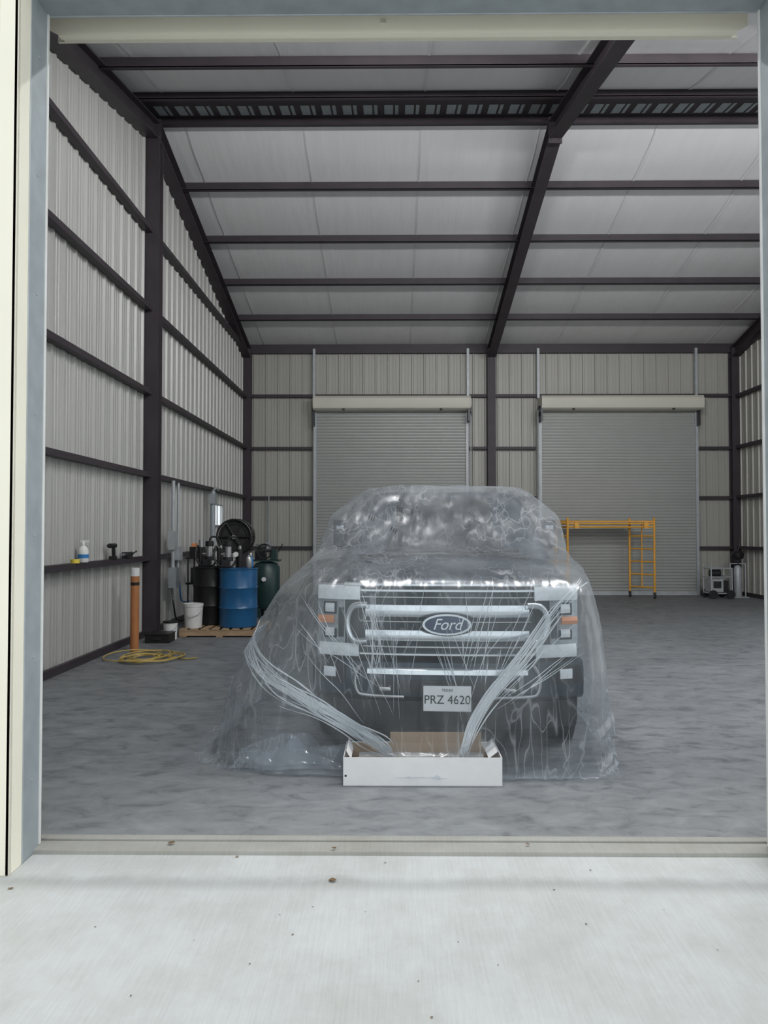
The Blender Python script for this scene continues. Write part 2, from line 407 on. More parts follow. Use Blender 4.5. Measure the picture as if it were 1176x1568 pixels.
purlin(11.62,.17,7.765); purlin(10.55,.13,7.565)
b.add([(XL,10.95,7.80),(XR,10.95,7.80),(XR,11.62,7.90),(XL,11.62,7.90),(XL,10.95,7.81),(XR,10.95,7.81),(XR,11.62,7.91),(XL,11.62,7.91)],[(0,1,2,3),(4,5,6,7),(0,1,5,4)],'steel')
for i in range(40):
    x=XL+.2+i*.31
    for xa,xb in((x,x+.13),(x+.16,x+.21)):
        b.add([(xa,11.16,7.828),(xb,11.16,7.828),(xb,11.5,7.876),(xa,11.5,7.876)],[(0,1,2,3)],'galvd')
b.build('roof_purlins',fixn=False)
b=MB()
def ibeam(p0,p1,up,depth,width,mat='steel'):
    p0=Vector(p0);p1=Vector(p1);d=(p1-p0); L=d.length; d.normalize(); up=Vector(up); up=(up-d*up.dot(d)).normalized(); s=d.cross(up)
    def bx(cu,cs,hu,hs):
        vs=[]
        for t in(0,L):
            for a,c in((-1,-1),(1,-1),(1,1),(-1,1)):
                vs.append(p0+d*t+up*(cu+a*hu)+s*(cs+c*hs))
        b.add(vs,[(3,2,1,0),(4,5,6,7),(0,1,5,4),(1,2,6,5),(2,3,7,6),(3,0,4,7)],mat)
    bx(depth/2-.008,0,.008,width/2); bx(-depth/2+.008,0,.008,width/2); bx(0,0,depth/2-.01,.006)
for x in(-3.60,2.47,8.48):
    w=.20
    dzz=.09
    ibeam((x,19.12,zpur(19.12)-dzz-.03),(x,YR,zpur(YR)-dzz),(0,0,1),.26,w)
    ibeam((x,3.72,zpur(3.72)-dzz),(x,YR,zpur(YR)-dzz),(0,0,1),.26,w)
    b.box((x,YR,zpur(YR)-.10),(w,.03,.40),'steel')
    for k in range(6): b.cyl((x-.06+(k%2)*.12,YR-.03,zpur(YR)-.24+.1*(k//2)),(x-.06+(k%2)*.12,YR+.03,zpur(YR)-.24+.1*(k//2)),.014,'steel',n=6)
    for y,zt in [(19.06,6.1),(3.85,6.1)]:
        ibeam((x,y,0),(x,y,zt),(0,1,0),.2,w)
        b.bb(x-.14,x+.14,y-.14,y+.06,0,.02,'steel')
    if x!=2.47:
        ibeam((x,YR,0),(x,YR,7.5),(0,1,0),.2,.22); b.bb(x-.12,x+.17,YR-.15,YR+.15,0,.02,'steel')
b.build('steel_frame')
b=MB()
ZG=[1.19,2.43,3.66,4.92,6.10]
def girt_y(x,sg,z,y0,y1):
    b.bb(x,x+sg*.10,y0,y1,z,z+.012,'steel'); b.bb(x+sg*.095,x+sg*.105,y0,y1,z-.06,z+.012,'steel'); b.bb(x,x+sg*.1,y0,y1,z-.06,z-.052,'steel')
for z in ZG:
    girt_y(XL+.033,1,z,3.75,YB)
    if z>4.5: girt_y(XR-.033,-1,z,3.75,YB)
    else: girt_y(XR-.033,-1,z,13.5,YB)
b.bb(XL+.03,XL+.08,3.75,YB,0,.09,'steel')
b.bb(XR-.08,XR-.03,13.5,YB,0,.09,'steel')
def girt_x(z,x0,x1,h=.07):
    b.bb(x0,x1,YB-.13,YB-.03,z-.01,z,'steel'); b.bb(x0,x1,YB-.14,YB-.13,z-h,z,'steel'); b.bb(x0,x1,YB-.13,YB-.03,z-h,z-h+.01,'steel')
for z in ZG[:3]:
    girt_x(z,XL,-1.98); girt_x(z,1.92,3.58); girt_x(z,7.58,XR)
girt_x(4.97,XL,XR); girt_x(6.16,XL,XR,.16)
b.build('wall_girts')

def rollup(idx,x0,x1,chain_left):
    E=empty('door_%d'%idx,((x0+x1)/2,18.98,0)); w=(x1-x0)/2
    b=MB(); rows=[[],[]]
    n=int(4.5/.075)*6
    for i in range(n+1):
        z=.02+4.5*i/n; ph=(i%6)/6; d=.014*math.sin(math.pi*min(1,ph*1.5)) if ph<.67 else 0
        rows[0].append(Vector((-w,-d,z))); rows[1].append(Vector((w,-d,z)))
    b.grid(rows,'door',False); b.bb(-w,w,-.035,.0,.0,.09,'galv')
    b.build('curtain',E,fixn=False)
    b=MB()
    prof=[(.05,4.52),(-.30,4.52),(-.36,4.56),(-.38,4.66),(-.38,4.80),(-.33,4.86),(.05,4.86)]
    b.grid([[Vector((-w-.02,y,z)) for y,z in prof],[Vector((w+.06,y,z)) for y,z in prof]],'hood',False,True)
    for x in(-w-.02,w+.06): b.add([Vector((x,y,z)) for y,z in prof],[tuple(range(len(prof)))],'hood')
    for f in(-.34,.36): b.cyl((w*f*2*.9,-.37,4.50),(w*f*2*.9,-.37,4.54),.03,'black',n=10)
    b.build('hood',E)
    b=MB()
    for sx in(-1,1):
        b.bb(sx*w-.035,sx*w+.035,-.05,.03,0,4.55,'galv')
        b.bb(sx*(w+.03)-.03,sx*(w+.03)+.03,.02,.12,4.86,6.1,'galv')
    sx=-1 if chain_left else 1
    b.box((sx*(w+.02),-.2,4.42),(.05,.3,.36),'darkmetal')
    b.lathe([(.02,-.02),(.13,-.02),(.13,.02),(.02,.02)],(sx*(w+.06),-.2,4.5),'black',20,'x')
    for dx in(-.05,.05):
        b.tube([(sx*(w+.08)+dx*.5,-.2+dx*2,4.5),(sx*(w+.08)+dx*.5,-.2+dx*1.5,2.5),(sx*(w+.08)+dx*.2,-.2+dx*.5,1.2)],.008,'galv',6)
    b.box((-sx*(w+.02),-.1,4.4),(.06,.12,.5),'darkmetal')
    b.build('guides_and_chain_hoist',E)
rollup(1,-1.90,1.86,False); rollup(2,3.66,7.50,True)

E=empty('window_1',(XL,(WY0+WY1)/2,(WZ0+WZ1)/2))
b=MB(); hy=(WY1-WY0)/2; hz=(WZ1-WZ0)/2
for a in(-1,1):
    b.box((.03,a*hy,0),(.06,.03,2*hz+.03),'galv'); b.box((.03,0,a*hz),(.06,2*hy+.03,.03),'galv')
b.box((.02,0,0),(.03,.02,2*hz),'galv')
b.build('frame',E,.004)
mg,ntg,bg=new_mat('clear_window_glass'); bg.inputs['Alpha'].default_value=.12; bg.inputs['Roughness'].default_value=.05
M['cglass']=mg
b=MB(); b.box((.02,0,0),(.006,2*hy,2*hz),'cglass'); b.build('pane',E)

# ------------------------------------------------------------------ pickup truck
TA=math.radians(3.2)
T=empty('pickup_truck',(.37,5.20,0),(0,0,-TA)); T.scale=(.95,1,1)
def cx(x): return .17*abs(x/.98)**3
def sweep(b,x0,x1,prof,mat,n=30,close=True,smooth=True):
    rows=[]
    for i in range(n+1):
        x=x0+(x1-x0)*i/n
        rows.append([Vector((x,y+cx(x),z)) for y,z in prof])
    b.grid(rows,mat,smooth,close)
    if close:
        b.add(rows[0],[tuple(range(len(prof)))],mat); b.add(rows[-1],[tuple(range(len(prof)))],mat)
b=MB()
def section(y,w,zb,zt,crown=.03,tw=.10):
    h=[(w-.05,zb),(w,zb+.1),(w+.005,(zb+zt)/2),(w-.01,zt-.16),(w-.035,zt-.06),(w-tw,zt-.005),(w*.6,zt+crown*.6),(w*.3,zt+crown*.9),(0,zt+crown)]
    k=max(0,min(1,(.7-y)/.5))
    return [Vector((x,y+k*cx(x),z)) for x,z in h]+[Vector((-x,y+k*cx(x),z)) for x,z in h[-2::-1]]
secs=[section(.10,.84,.48,1.17,.02),section(.13,.92,.46,1.20,.03),section(.30,.97,.45,1.25),section(.8,.99,.45,1.295,.04),section(1.25,1.0,.45,1.335,.04),
      section(1.5,1.0,.45,1.35,.03),section(3.7,1.0,.45,1.36,.02)]
b.grid(secs,'paint',True)
f0=secs[0]; nn=len(f0)
b.add(f0,[(i,i+1,nn-2-i,nn-1-i) for i in range(nn//2-0) if i+1<nn-2-i]+[(nn//2-1,nn//2,nn//2+1)],'grille')
b.add(secs[-1],[tuple(range(len(secs[-1])))],'paint')
for sx in(-1,1):
    b.tube(smooth_path([(sx*.50,.2,1.235),(sx*.55,.7,1.295),(sx*.62,1.2,1.335)]),.02,'paint',10)
secs=[section(3.76,.99,.5,1.36,.0,.05),section(5.7,.99,.5,1.38,.0,.05)]
b.grid(secs,'paint',False); b.add(secs[0],[tuple(range(17))],'paint'); b.add(secs[-1],[tuple(range(17))],'paint')
b.build('body_and_hood',T)
b=MB()
def ring(z,yf,yr,w,r=.12,n=5):
    pts=[]
    for (cxx,cyy,a0) in((w-r,yr-r,0),(-w+r,yr-r,90),(-w+r,yf+r,180),(w-r,yf+r,270)):
        for k in range(n+1):
            a=math.radians(a0+90*k/n); pts.append(Vector((cxx+r*math.cos(a),cyy+r*math.sin(a),z)))
    return pts
rings=[ring(1.33,1.28,3.65,.95),ring(1.60,1.58,3.56,.87),ring(1.84,1.88,3.46,.76,.14),ring(1.91,2.02,3.40,.71,.16),ring(1.945,2.25,3.25,.60,.2),ring(1.955,2.6,3.0,.3,.12)]
b.grid(rings,'paint',True,True); b.add(rings[-1],[tuple(range(len(rings[-1])))],'paint')
b.build('cab_roof',T)
b=MB()
rows=[]
for i in range(13):
    u=-1+2*i/12
    rows.append([Vector((u*w,y+.10*abs(u)**3*1.0-.022,z)) for z,y,w in((1.37,1.32,.84),(1.50,1.465,.81),(1.66,1.655,.76),(1.82,1.85,.69),(1.875,1.93,.66))])
b.grid(rows,'glass',True)
for sx in(-1,1):
    for y0,y1 in((1.75,2.45),(2.55,3.35)):
        b.add([(sx*.945,y0-.15,1.38),(sx*.945,y1,1.38),(sx*.79,y1-.05,1.80),(sx*.79,y0+.22 if y0<2 else y0,1.80)],[(0,1,2,3)],'glass')
b.tube([(-.6,1.27,1.385),(-.1,1.24,1.40),(.05,1.27,1.40)],.01,'black'); b.tube([(0.05,1.27,1.385),(.5,1.25,1.40),(.65,1.27,1.40)],.01,'black')
b.box((0,1.20,1.365),(1.5,.12,.02),'black')
b.box((0,1.84,1.80),(.22,.02,.07),'black')
b.build('windows',T)
b=MB()
for sx in(-1,1):
    b.box((sx*.95,1.72,1.43),(.12,.08,.06),'black'); b.box((sx*.98,1.72,1.55),(.12,.12,.24),'paint'); b.box((sx*.98,1.785,1.55),(.10,.01,.20),'glass')
    b.box((sx*.98,1.655,1.60),(.07,.01,.035),'lens2')
b.build('mirrors',T,.03)
b=MB()
sweep(b,-.74,.74,[(.03,.74),(.03,1.205),(.10,1.205),(.10,.74)],'grille')
def bar(x0,x1,z,h,y0=-.03,mat='chrome',d=.05):
    sweep(b,x0,x1,[(y0+.012,z-h/2),(y0,z-h/4),(y0,z+h/4),(y0+.012,z+h/2),(y0+d,z+h/2),(y0+d,z-h/2)],mat)
bar(-.70,.70,1.165,.024,.0); bar(-.70,.70,1.12,.014,.01,'silver')
bar(-.58,.58,1.03,.080)
bar(-.58,.58,.865,.070)
bar(-.60,.60,.955,.012,.01,'silver'); bar(-.60,.60,.785,.018,.01,'silver'); bar(-.66,.66,.735,.022,.0)
bar(-.74,.74,1.205,.026,-.0,'chrome')
for i in range(9):
    x=-.64+.16*i
    b.box((x,.025+cx(x),.96),(.006,.02,.40),'darkmetal')
for sx in(-1,1):
    pts=smooth_path([(sx*.56,-.02,1.07),(sx*.66,-.0,1.06),(sx*.705,.02,.99),(sx*.705,.02,.90),(sx*.66,-.0,.83),(sx*.56,-.02,.83)],6)
    b.tube([p+Vector((0,cx(p.x)*.6-.02,0)) for p in pts],.022,'chrome',10)
b.build('grille',T)
b=MB()
def oval(a,c,y0,y1,mat,n=40,zc=.945):
    vs=[]
    for y in(y0,y1):
        for k in range(n): vs.append((a*math.cos(2*math.pi*k/n),y,zc+c*math.sin(2*math.pi*k/n)))
    b.add(vs,[(k,(k+1)%n,n+(k+1)%n,n+k) for k in range(n)],mat,True); b.add(vs[:n],[tuple(range(n))],mat); b.add(vs[n:],[tuple(range(n))],mat)
oval(.180,.078,.0,-.05,'grille'); oval(.172,.071,-.045,-.055,'chrome'); oval(.155,.058,-.045,-.060,'badge')
b.build('badge',T)
def text(name,s,size,loc,mat,parent,rot=(math.pi/2,0,0),shear=0,ext=.002):
    c=bpy.data.curves.new(name,'FONT'); c.body=s; c.size=size; c.align_x='CENTER'; c.align_y='CENTER'; c.extrude=ext; c.shear=shear
    c.materials.append(M[mat]); o=bpy.data.objects.new(name,c); COL.objects.link(o); o.location=loc; o.rotation_euler=rot
    if parent: o.parent=parent
    return o
text('badge_script','Ford',.105,(0,-.064,.945),'chrome',T,shear=.35)
b=MB()
for sx in(-1,1):
    def hl(xa,xb,za,zb,y0,mat,d=.08):
        sweep(b,min(sx*xa,sx*xb),max(sx*xa,sx*xb),[(y0,za),(y0-.01,(za+zb)/2),(y0+.01,zb),(y0+d,zb),(y0+d,za)],mat,8)
    hl(.735,.945,.71,1.20,.02,'lens2',.12)
    hl(.745,.785,.84,1.07,.012,'grille'); hl(.80,.90,.995,1.085,.012,'grille'); hl(.80,.90,.83,.915,.012,'grille')
    hl(.62,.94,1.10,1.195,-.01,'lens'); hl(.63,.93,.715,.80,-.01,'lens')
    hl(.815,.885,1.01,1.07,.0,'lens'); hl(.815,.885,.845,.90,.0,'lens'); hl(.82,.94,.935,.985,-.008,'amber')
b.build('headlights',T)
b=MB()
sweep(b,-.97,.97,[(-.02,.44),(-.07,.47),(-.085,.56),(-.08,.64),(-.05,.69),(.08,.695),(.12,.44)],'paint',40)
sweep(b,-.56,.56,[(-.09,.61),(-.105,.62),(-.10,.65),(-.085,.66),(-.05,.66),(-.05,.61)],'chrome',30)
sweep(b,-.93,.93,[(.02,.24),(-.02,.30),(-.03,.43),(.1,.44),(.12,.24)],'black',30)
sweep(b,-.52,.52,[(-.088,.50),(-.092,.54),(-.088,.58),(-.05,.58),(-.05,.50)],'black',20)
for sx in(-1,1):
    sweep(b,min(sx*.72,sx*.95),max(sx*.72,sx*.95),[(-.088,.55),(-.094,.61),(-.088,.67),(-.04,.67),(-.04,.55)],'black',8)
    sweep(b,min(sx*.79,sx*.88),max(sx*.79,sx*.88),[(-.098,.585),(-.106,.615),(-.098,.65),(-.06,.65),(-.06,.585)],'lens',6)
    pts=smooth_path([(sx*.60,-.10,.68),(sx*.645,-.10,.60),(sx*.63,-.10,.50),(sx*.56,-.09,.475),(sx*.30,-.085,.47)],6)
    b.tube([p+Vector((0,cx(p.x),0)) for p in pts],.011,'silver',8)
    b.tube([(sx*.46,-.06,.54),(sx*.46,-.13,.53),(sx*.40,-.13,.53),(sx*.40,-.05,.54)],.014,'silver')
b.build('bumper',T)
b=MB(); b.box((0,-.125,.47),(.33,.008,.165),'paper'); b.box((0,-.115,.47),(.345,.01,.18),'darkmetal')
b.build('license_plate',T,.003)
text('plate_text','PRZ 4620',.08,(0,-.131,.462),'black',T,ext=.001)
text('plate_state','TEXAS',.026,(0,-.131,.525),'badge',T,ext=.001)
b=MB()
for y in(.98,4.65):
    for sx in(-1,1):
        c=(sx*.84,y,.405)
        b.lathe([(.24,-.13),(.36,-.135),(.40,-.10),(.405,0),(.40,.10),(.36,.135),(.24,.13)],c,'rubber',40,'x')
        b.lathe([(.05,-.09),(.23,-.12),(.245,-.13),(.245,.13),(.23,.12),(.05,.09)],c,'silver',30,'x')
        b.lathe([(.44,-.08),(.48,-.02),(.48,.163),(.44,.168)],c if sx>0 else (sx*.84-.09,y,.405),'black',36,'x')
        for k in range(6):
            a=k*math.pi/3
            b.box((sx*.965,y+.14*math.cos(a),.405+.14*math.sin(a)),(.02,.20,.05),'silver',(a,0,0))
b.cyl((-.8,.98,.36),(.8,.98,.36),.05,'darkmetal'); b.cyl((-.8,4.65,.36),(.8,4.65,.36),.05,'darkmetal')
b.box((0,3,.40),(.9,5.0,.14),'darkmetal')
b.build('wheels_and_chassis',T)

# ------------------------------------------------------------------ plastic sheet over truck
K=[(0.006,-.26,6.25,1.82,1.15,.60,.35,),
   (0.02,-.22,6.15,1.68,1.12,.60,.35),
   (.25,-.20,6.1,1.62,1.10,.62,.35),
   (.50,-.19,6.05,1.54,1.08,.62,.32),
   (.85,-.15,6.0,1.40,1.05,.62,.30),
   (1.08,-.11,5.95,1.28,1.02,.60,.30),
   (1.20,-.05,5.92,1.18,.995,.58,.30),
   (1.275,.10,5.90,1.10,.985,.52,.30),
   (1.335,.50,5.86,1.07,.985,.45,.30),
   (1.39,.98,5.8,1.07,1.01,.35,.30),
   (1.44,1.17,5.3,1.07,1.03,.30,.28),
   (1.60,1.42,4.4,1.05,1.03,.28,.26),
   (1.70,1.55,4.0,1.02,1.01,.26,.26),
   (1.80,1.70,3.8,.92,.91,.26,.26),
   (1.92,1.86,3.6,.79,.79,.26,.26),
   (1.975,2.0,3.45,.70,.70,.26,.26),
   (2.00,2.3,3.2,.52,.52,.26,.26),
   (2.005,2.7,2.9,.2,.2,.09,.09)]
def cr(a,b_,c,d,t): return .5*((2*b_)+(-a+c)*t+(2*a-5*b_+4*c-d)*t*t+(-a+3*b_-3*c+d)*t**3)
def loop(k,CN=16):
    z,yf,yr,wl,wr,rl,rr=k; rb=min(.4,rl+.05)
    pts=[]
    def seg(p,q,n):
        for i in range(n): t=i/n; pts.append((p[0]+(q[0]-p[0])*t,p[1]+(q[1]-p[1])*t))
    def arc(c,r,a0,n):
        for i in range(n): a=math.radians(a0+90*i/n); pts.append((c[0]+r*math.cos(a),c[1]+r*math.sin(a)))
    seg((-wl+rl,yf),(wr-rr,yf),110); arc((wr-rr,yf+rr),rr,270,CN+8)
    seg((wr,yf+rr),(wr,yr-rb),100); arc((wr-rb,yr-rb),rb,0,CN)
    seg((wr-rb,yr),(-wl+rb,yr),24); arc((-wl+rb,yr-rb),rb,90,CN)
    seg((-wl,yr-rb),(-wl,yf+rl),100); arc((-wl+rl,yf+rl),rl,180,CN+30)
    return [Vector((x,y,z)) for x,y in pts]
rows=[]; sub=9
for i in range(len(K)-1):
    for j in range(sub):
        t=j/sub
        kk=tuple(cr(K[max(0,i-1)][c],K[i][c],K[i+1][c],K[min(len(K)-1,i+2)][c],t) for c in range(7))
        kk=(max(.004,kk[0]),)+kk[1:]
        rows.append(loop(kk))
rows.append(loop(K[-1]))
n=len(rows[0])
def rdg(v):
    return (1-min(1,abs(noise.noise(v))*2.4))
for ri,r in enumerate(rows):
    orig=[p.copy() for p in r]
    for i,p in enumerate(orig):
        q=orig[(i+1)%n]; pr_=orig[i-1]; tg=(q-pr_); nrm=Vector((tg.y,-tg.x,0)); nrm=nrm.normalized() if nrm.length>1e-6 else Vector((0,0,0))
        low=max(0,min(1,(1.25-p.z)/1.25))
        left=p.x<-.9
        side=(1.0 if left else .45) if (p.y>.3 or abs(p.x)>.9) else .25
        u=p.x+p.y*1.0 if p.x<0 else p.x-p.y
        a=noise.noise(Vector((u*1.3,p.z*.5,1.3)))*.09*low*side
        a+=noise.noise(Vector((u*2.8+p.z*2.0,p.z*.9,4.3)))*.04*low*side
        fx=(p.x+.1)/(p.z+.45) if p.z<1.3 else p.x
        fy=p.y*.8
        f=rdg(Vector((fx*3.2+fy,fy*1.5,9.3)))
        a+=f*f*.022*(.35+low)
        f=rdg(Vector((fx*6.5-fy,p.z*.9+fy,3.3)))
        a+=f*f*.010*(.3+low)
        if p.z<.02: a+=noise.noise(Vector((u*2,0,7)))*.08*side
        a=max(a,-.04)
        r[i]=p+nrm*a
        if p.z>1.28:
            f=rdg(Vector((p.x*1.6+p.y*.8,p.y*1.0,5)))
            r[i].z+=noise.noise(Vector((p.x*2.4,p.y*1.8,2)))*.012+.006+f*f*.009
        if p.y<.2:
            g=math.exp(-((p.x+.18)/.42)**2)*max(0,(.62-p.z)/.62)**1.6
            r[i].y-=.19*g
            if p.z<.15: r[i].z+=.05*g
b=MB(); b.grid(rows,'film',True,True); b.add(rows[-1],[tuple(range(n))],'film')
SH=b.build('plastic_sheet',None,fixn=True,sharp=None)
SH.location=T.location; SH.rotation_euler=T.rotation_euler
bvh=BVHTree.FromPolygons(b.v,b.f)
Rm=Matrix.Rotation(TA,4,'Z')
def loc(p): return Rm@(Vector(p)-Vector(T.location))
def front_pt(p,off=.008):
    h=bvh.ray_cast(Vector((p.x,-2,p.z)),Vector((0,1,0)))
    if h[0] is not None and h[0].y<1.4: return Vector((p.x,h[0].y-off,p.z))
    h=bvh.find_nearest(p); return h[0]+(h[0]-Vector((0,1.5,h[0].z))).normalized()*off
left=[(-1.22,5.6,1.06),(-1.12,5.6,.86),(-.88,5.3,.63),(-.57,5.1,.47),(-.276,4.98,.31),(-.06,4.93,.20),(.02,4.95,.11)]
right=[(1.34,5.5,1.23),(1.09,5.2,1.06),(.87,5.03,.78),(.64,4.98,.52),(.52,4.94,.34),(.47,4.92,.20),(.45,4.95,.11)]
b=MB()
def pleats(path,cnt,spread,rad,mat='film2'):
    base=smooth_path(path,10); L=len(base)
    for k in range(cnt):
        ox,oz=[random.gauss(0,.5) for _ in range(2)]; ph=random.uniform(0,10); pts=[];rs=[]
        a=int(random.uniform(0,.5)*L); e=L-int(random.uniform(0,.15)*L)
        for i in range(a,e):
            t=i/(L-1); sp=spread*(2.4-1.8*t)
            w=noise.noise(Vector((t*4,ph,k)))*.8
            p=loc(base[i]); p=p+Vector(((ox+w)*sp*.7,0,(oz+w)*sp))
            f=front_pt(p,.002+.006*abs(ox))
            m=max(0,min(1,(t-.62)/.2)); p=f.lerp(p,m)
            pts.append(p)
            rs.append(rad*(.2+.8*abs(math.sin(t*9+ph)))*(.2 if i in(a,e-1) else 1))
        b.tube(pts,rs,mat,6)
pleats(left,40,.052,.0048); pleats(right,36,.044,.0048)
for k in range(70):
    x0=random.uniform(-1.0,.92); z0=random.uniform(.7,1.24)
    tx=(-.4 if x0<-.1 else .12)+random.uniform(-.15,.15); 
    z1=random.uniform(.2,.5)
    f=random.uniform(.3,.9)
    pts=[];rs=[]
    for i in range(16):
        t=i/15*f; x=x0+(tx-x0)*t; z=z0+(z1-z0)*t+noise.noise(Vector((t*3,k,0)))*.02
        pts.append(front_pt(Vector((x,0,z)),.002)); rs.append(.0022*math.sin(math.pi*min(1,max(.03,i/15)))+.0004)
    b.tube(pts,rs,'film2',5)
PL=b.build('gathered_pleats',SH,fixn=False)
b=MB()
for x,y in((-.36,1.98),(-.42,1.62),(-.46,1.36),(-.50,1.00),(-.66,1.50),(-.60,.45)):
    for k in range(3):
        xx=x+.020*k; yy=y-.015*k
        vs=[]
        for dx,dy in((0,0),(.008,0),(.018,.05),(.010,.05)):
            h=bvh.ray_cast(Vector((xx+dx,yy+dy,3)),Vector((0,0,-1)))
            vs.append((h[0] if h[0] is not None else Vector((xx,yy,2)))+Vector((0,-.004,.006)))
        b.add(vs,[(0,1,2,3)],'black')
b.build('printed_marks',SH,fixn=False)
b=MB()
for j in range(2):
    rr=[]
    for i in range(40):
        row=[]
        for k in range(30):
            x=-1.44+i/39*1.02; y=-.10+k/29*.40-.10*j
            f=rdg(Vector((x*3+j*5,y*3,1)))
            z=.015+(.17*f*f+.08*max(0,noise.noise(Vector((x*6,y*6,j)))+.3))*math.sin(math.pi*i/39)*math.sin(math.pi*k/29)
            row.append(Vector((x+noise.noise(Vector((y*5,x*2,3)))*.08,y+noise.noise(Vector((x*4,y*2,8)))*.06,z)))
        rr.append(row)
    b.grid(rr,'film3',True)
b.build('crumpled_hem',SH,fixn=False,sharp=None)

E=empty('cardboard_carton',(.19,4.965,0))
b=MB(); W,D,H=.975,.36,.172
b.box((0,-D/2,H/2),(W,.006,H),'cardw'); b.box((0,D/2,H/2),(W,.006,H),'cardw')
b.box((-W/2,0,H/2),(.006,D,H),'cardw'); b.box((W/2,0,H/2),(.006,D,H),'cardw'); b.box((0,0,.006),(W,D,.006),'card')
b.box((0,D/2-.006,H/2),(W-.02,.004,H-.01),'card'); b.box((0,-D/2+.006,H/2),(W-.02,.004,H-.01),'card')
b.build('tray',E)
b=MB(); b.box((.1,D/2-.01,H+.02),(.60,.006,.10),'card',(.25,0,0)); b.box((-W/2+.03,-.02,H+.01),(.004,.28,.06),'cardw',(0,-.5,0)); b.box((W/2-.05,-.02,H+.012),(.004,.28,.07),'cardw',(0,.9,0))
b.box((0,-.02,.08),(.8,.2,.05),'card',(.1,0,.05))
b.build('flaps',E)
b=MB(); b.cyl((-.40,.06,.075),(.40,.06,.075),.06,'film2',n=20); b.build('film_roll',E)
b=MB(); b.box((-.475,-D/2-.004,.06),(.012,.002,.012),'black'); b.build('print_mark',E)

# ------------------------------------------------------------------ left wall stuff
b=MB(); b.lathe([(.056,0),(.056,1.08)],(-3.36,10.05,0),'orange',24); b.lathe([(.058,.98),(.058,1.085),(.05,1.086),(.05,1.0)],(-3.36,10.05,0),'paper',24)
b.lathe([(.0575,.86),(.0575,.90)],(-3.36,10.05,0),'black',24)
b.build('concrete_form_tube')
b=MB(); b.box((-3.28,10.9,.06),(.34,.3,.12),'black'); b.box((-3.28,10.9,.125),(.36,.32,.015),'black'); b.box((-3.28,10.74,.06),(.1,.01,.03),'darkmetal'); b.build('tool_case',bevel=.01)
def pail(name,x,y,r,h,z0=0,lid='black',body='white',label=True):
    b=MB(); b.lathe([(r*.88,0),(r*.9,.01),(r,h*.86),(r*1.04,h*.87),(r*1.04,h*.9),(r,h*.9)],(x,y,z0),body,28)
    b.lathe([(r*1.05,h*.9),(r*1.06,h),(r*.96,h),(r*.94,h*.97)],(x,y,z0),lid,28)
    if label: 
        rr=[]
        for k in range(5):
            a=math.radians(-120+k*15); rr.append([Vector((x+r*.985*math.cos(a),y+r*.985*math.sin(a),z0+h*.25)),Vector((x+r*1.01*math.cos(a),y+r*1.01*math.sin(a),z0+h*.5))])
        b.grid(rr,'bluecap')
    b.tube([(x-r*1.05,y,z0+h*.8),(x-r*.7,y-r*.85,z0+h*.55),(x,y-r*1.1,z0+h*.45),(x+r*.7,y-r*.85,z0+h*.55),(x+r*1.05,y,z0+h*.8)],.004,'silver',6)
    return b.build(name)
pail('paint_pail',-3.22,11.20,.10,.26)
b=MB()
px0,px1,py0,py1=-3.15,-1.95,11.38,12.45
for y in(py0+.05,(py0+py1)/2,py1-.05): b.bb(px0,px1,y-.045,y+.045,.018,.10,'wood')
for i in range(8):
    x=px0+.06+i*(px1-px0-.12)/7; b.bb(x-.05,x+.05,py0,py1,.10,.12,'wood')
for i in range(3):
    x=px0+.06+i*(px1-px0-.12)/2; b.bb(x-.05,x+.05,py0,py1,0,.018,'wood')
b.build('wood_pallet',bevel=.003)
def drum(name,x,y,mat):
    b=MB(); r=.285; z0=.121
    pr=[(r*.97,0),(r,.01),(r,.27),(r+.012,.29),(r,.31),(r,.57),(r+.012,.59),(r,.61),(r,.86),(r+.01,.87),(r+.01,.885),(r-.012,.885),(r-.015,.865)]
    b.lathe(pr,(x,y,z0),mat,40); b.cyl((x+.15,y,z0+.865),(x+.15,y,z0+.89),.03,'silver'); b.build(name)
drum('oil_drum',-2.34,11.75,'blue')
drum('oil_drum.001',-2.84,12.14,'black')
pail('bucket',-2.98,11.56,.14,.36,.121,'white','white',False)
def pump(name,x,y,z,s=1.):
    b=MB()
    b.cyl((x,y,z),(x,y,z+.10*s),.045,'silver'); b.cyl((x,y,z+.10*s),(x,y,z+.16*s),.075,'darkmetal'); b.cyl((x,y,z+.16*s),(x,y,z+.32*s),.05,'silver')
    b.cyl((x,y,z+.32*s),(x,y,z+.40*s),.065,'black'); b.cyl((x-.16,y,z+.2*s),(x+.14,y,z+.2*s),.018,'silver',n=10)
    b.cyl((x+.12,y-.01,z+.2*s),(x+.12,y-.03,z+.2*s),.04,'white',n=16)
    b.cyl((x+.17,y+.03,z),(x+.17,y+.03,z+.28*s),.04,'black',n=14); b.cyl((x+.17,y+.03,z+.28*s),(x+.17,y+.03,z+.33*s),.025,'silver',n=12)
    b.cyl((x-.14,y,z),(x-.14,y,z+.30*s),.035,'black',n=14)
    b.box((x-.02,y-.08,z+.06),(.12,.07,.12),'darkmetal')
    b.tube(smooth_path([(x-.14,y,z+.25*s),(x-.18,y-.05,z+.32*s),(x-.19,y-.1,z+.15),(x-.10,y-.13,z+.03),(x+.08,y-.14,z+.02),(x+.12,y-.05,z+.1)]),.016,'black')
    b.tube(smooth_path([(x,y,z+.40*s),(x+.03,y,z+.46*s),(x+.12,y+.02,z+.45*s),(x+.17,y+.03,z+.33*s)]),.014,'rubber')
    return b.build(name)
pump('drum_pump',-2.86,12.05,1.012); pump('drum_pump.001',-2.50,11.75,1.012,1.0)
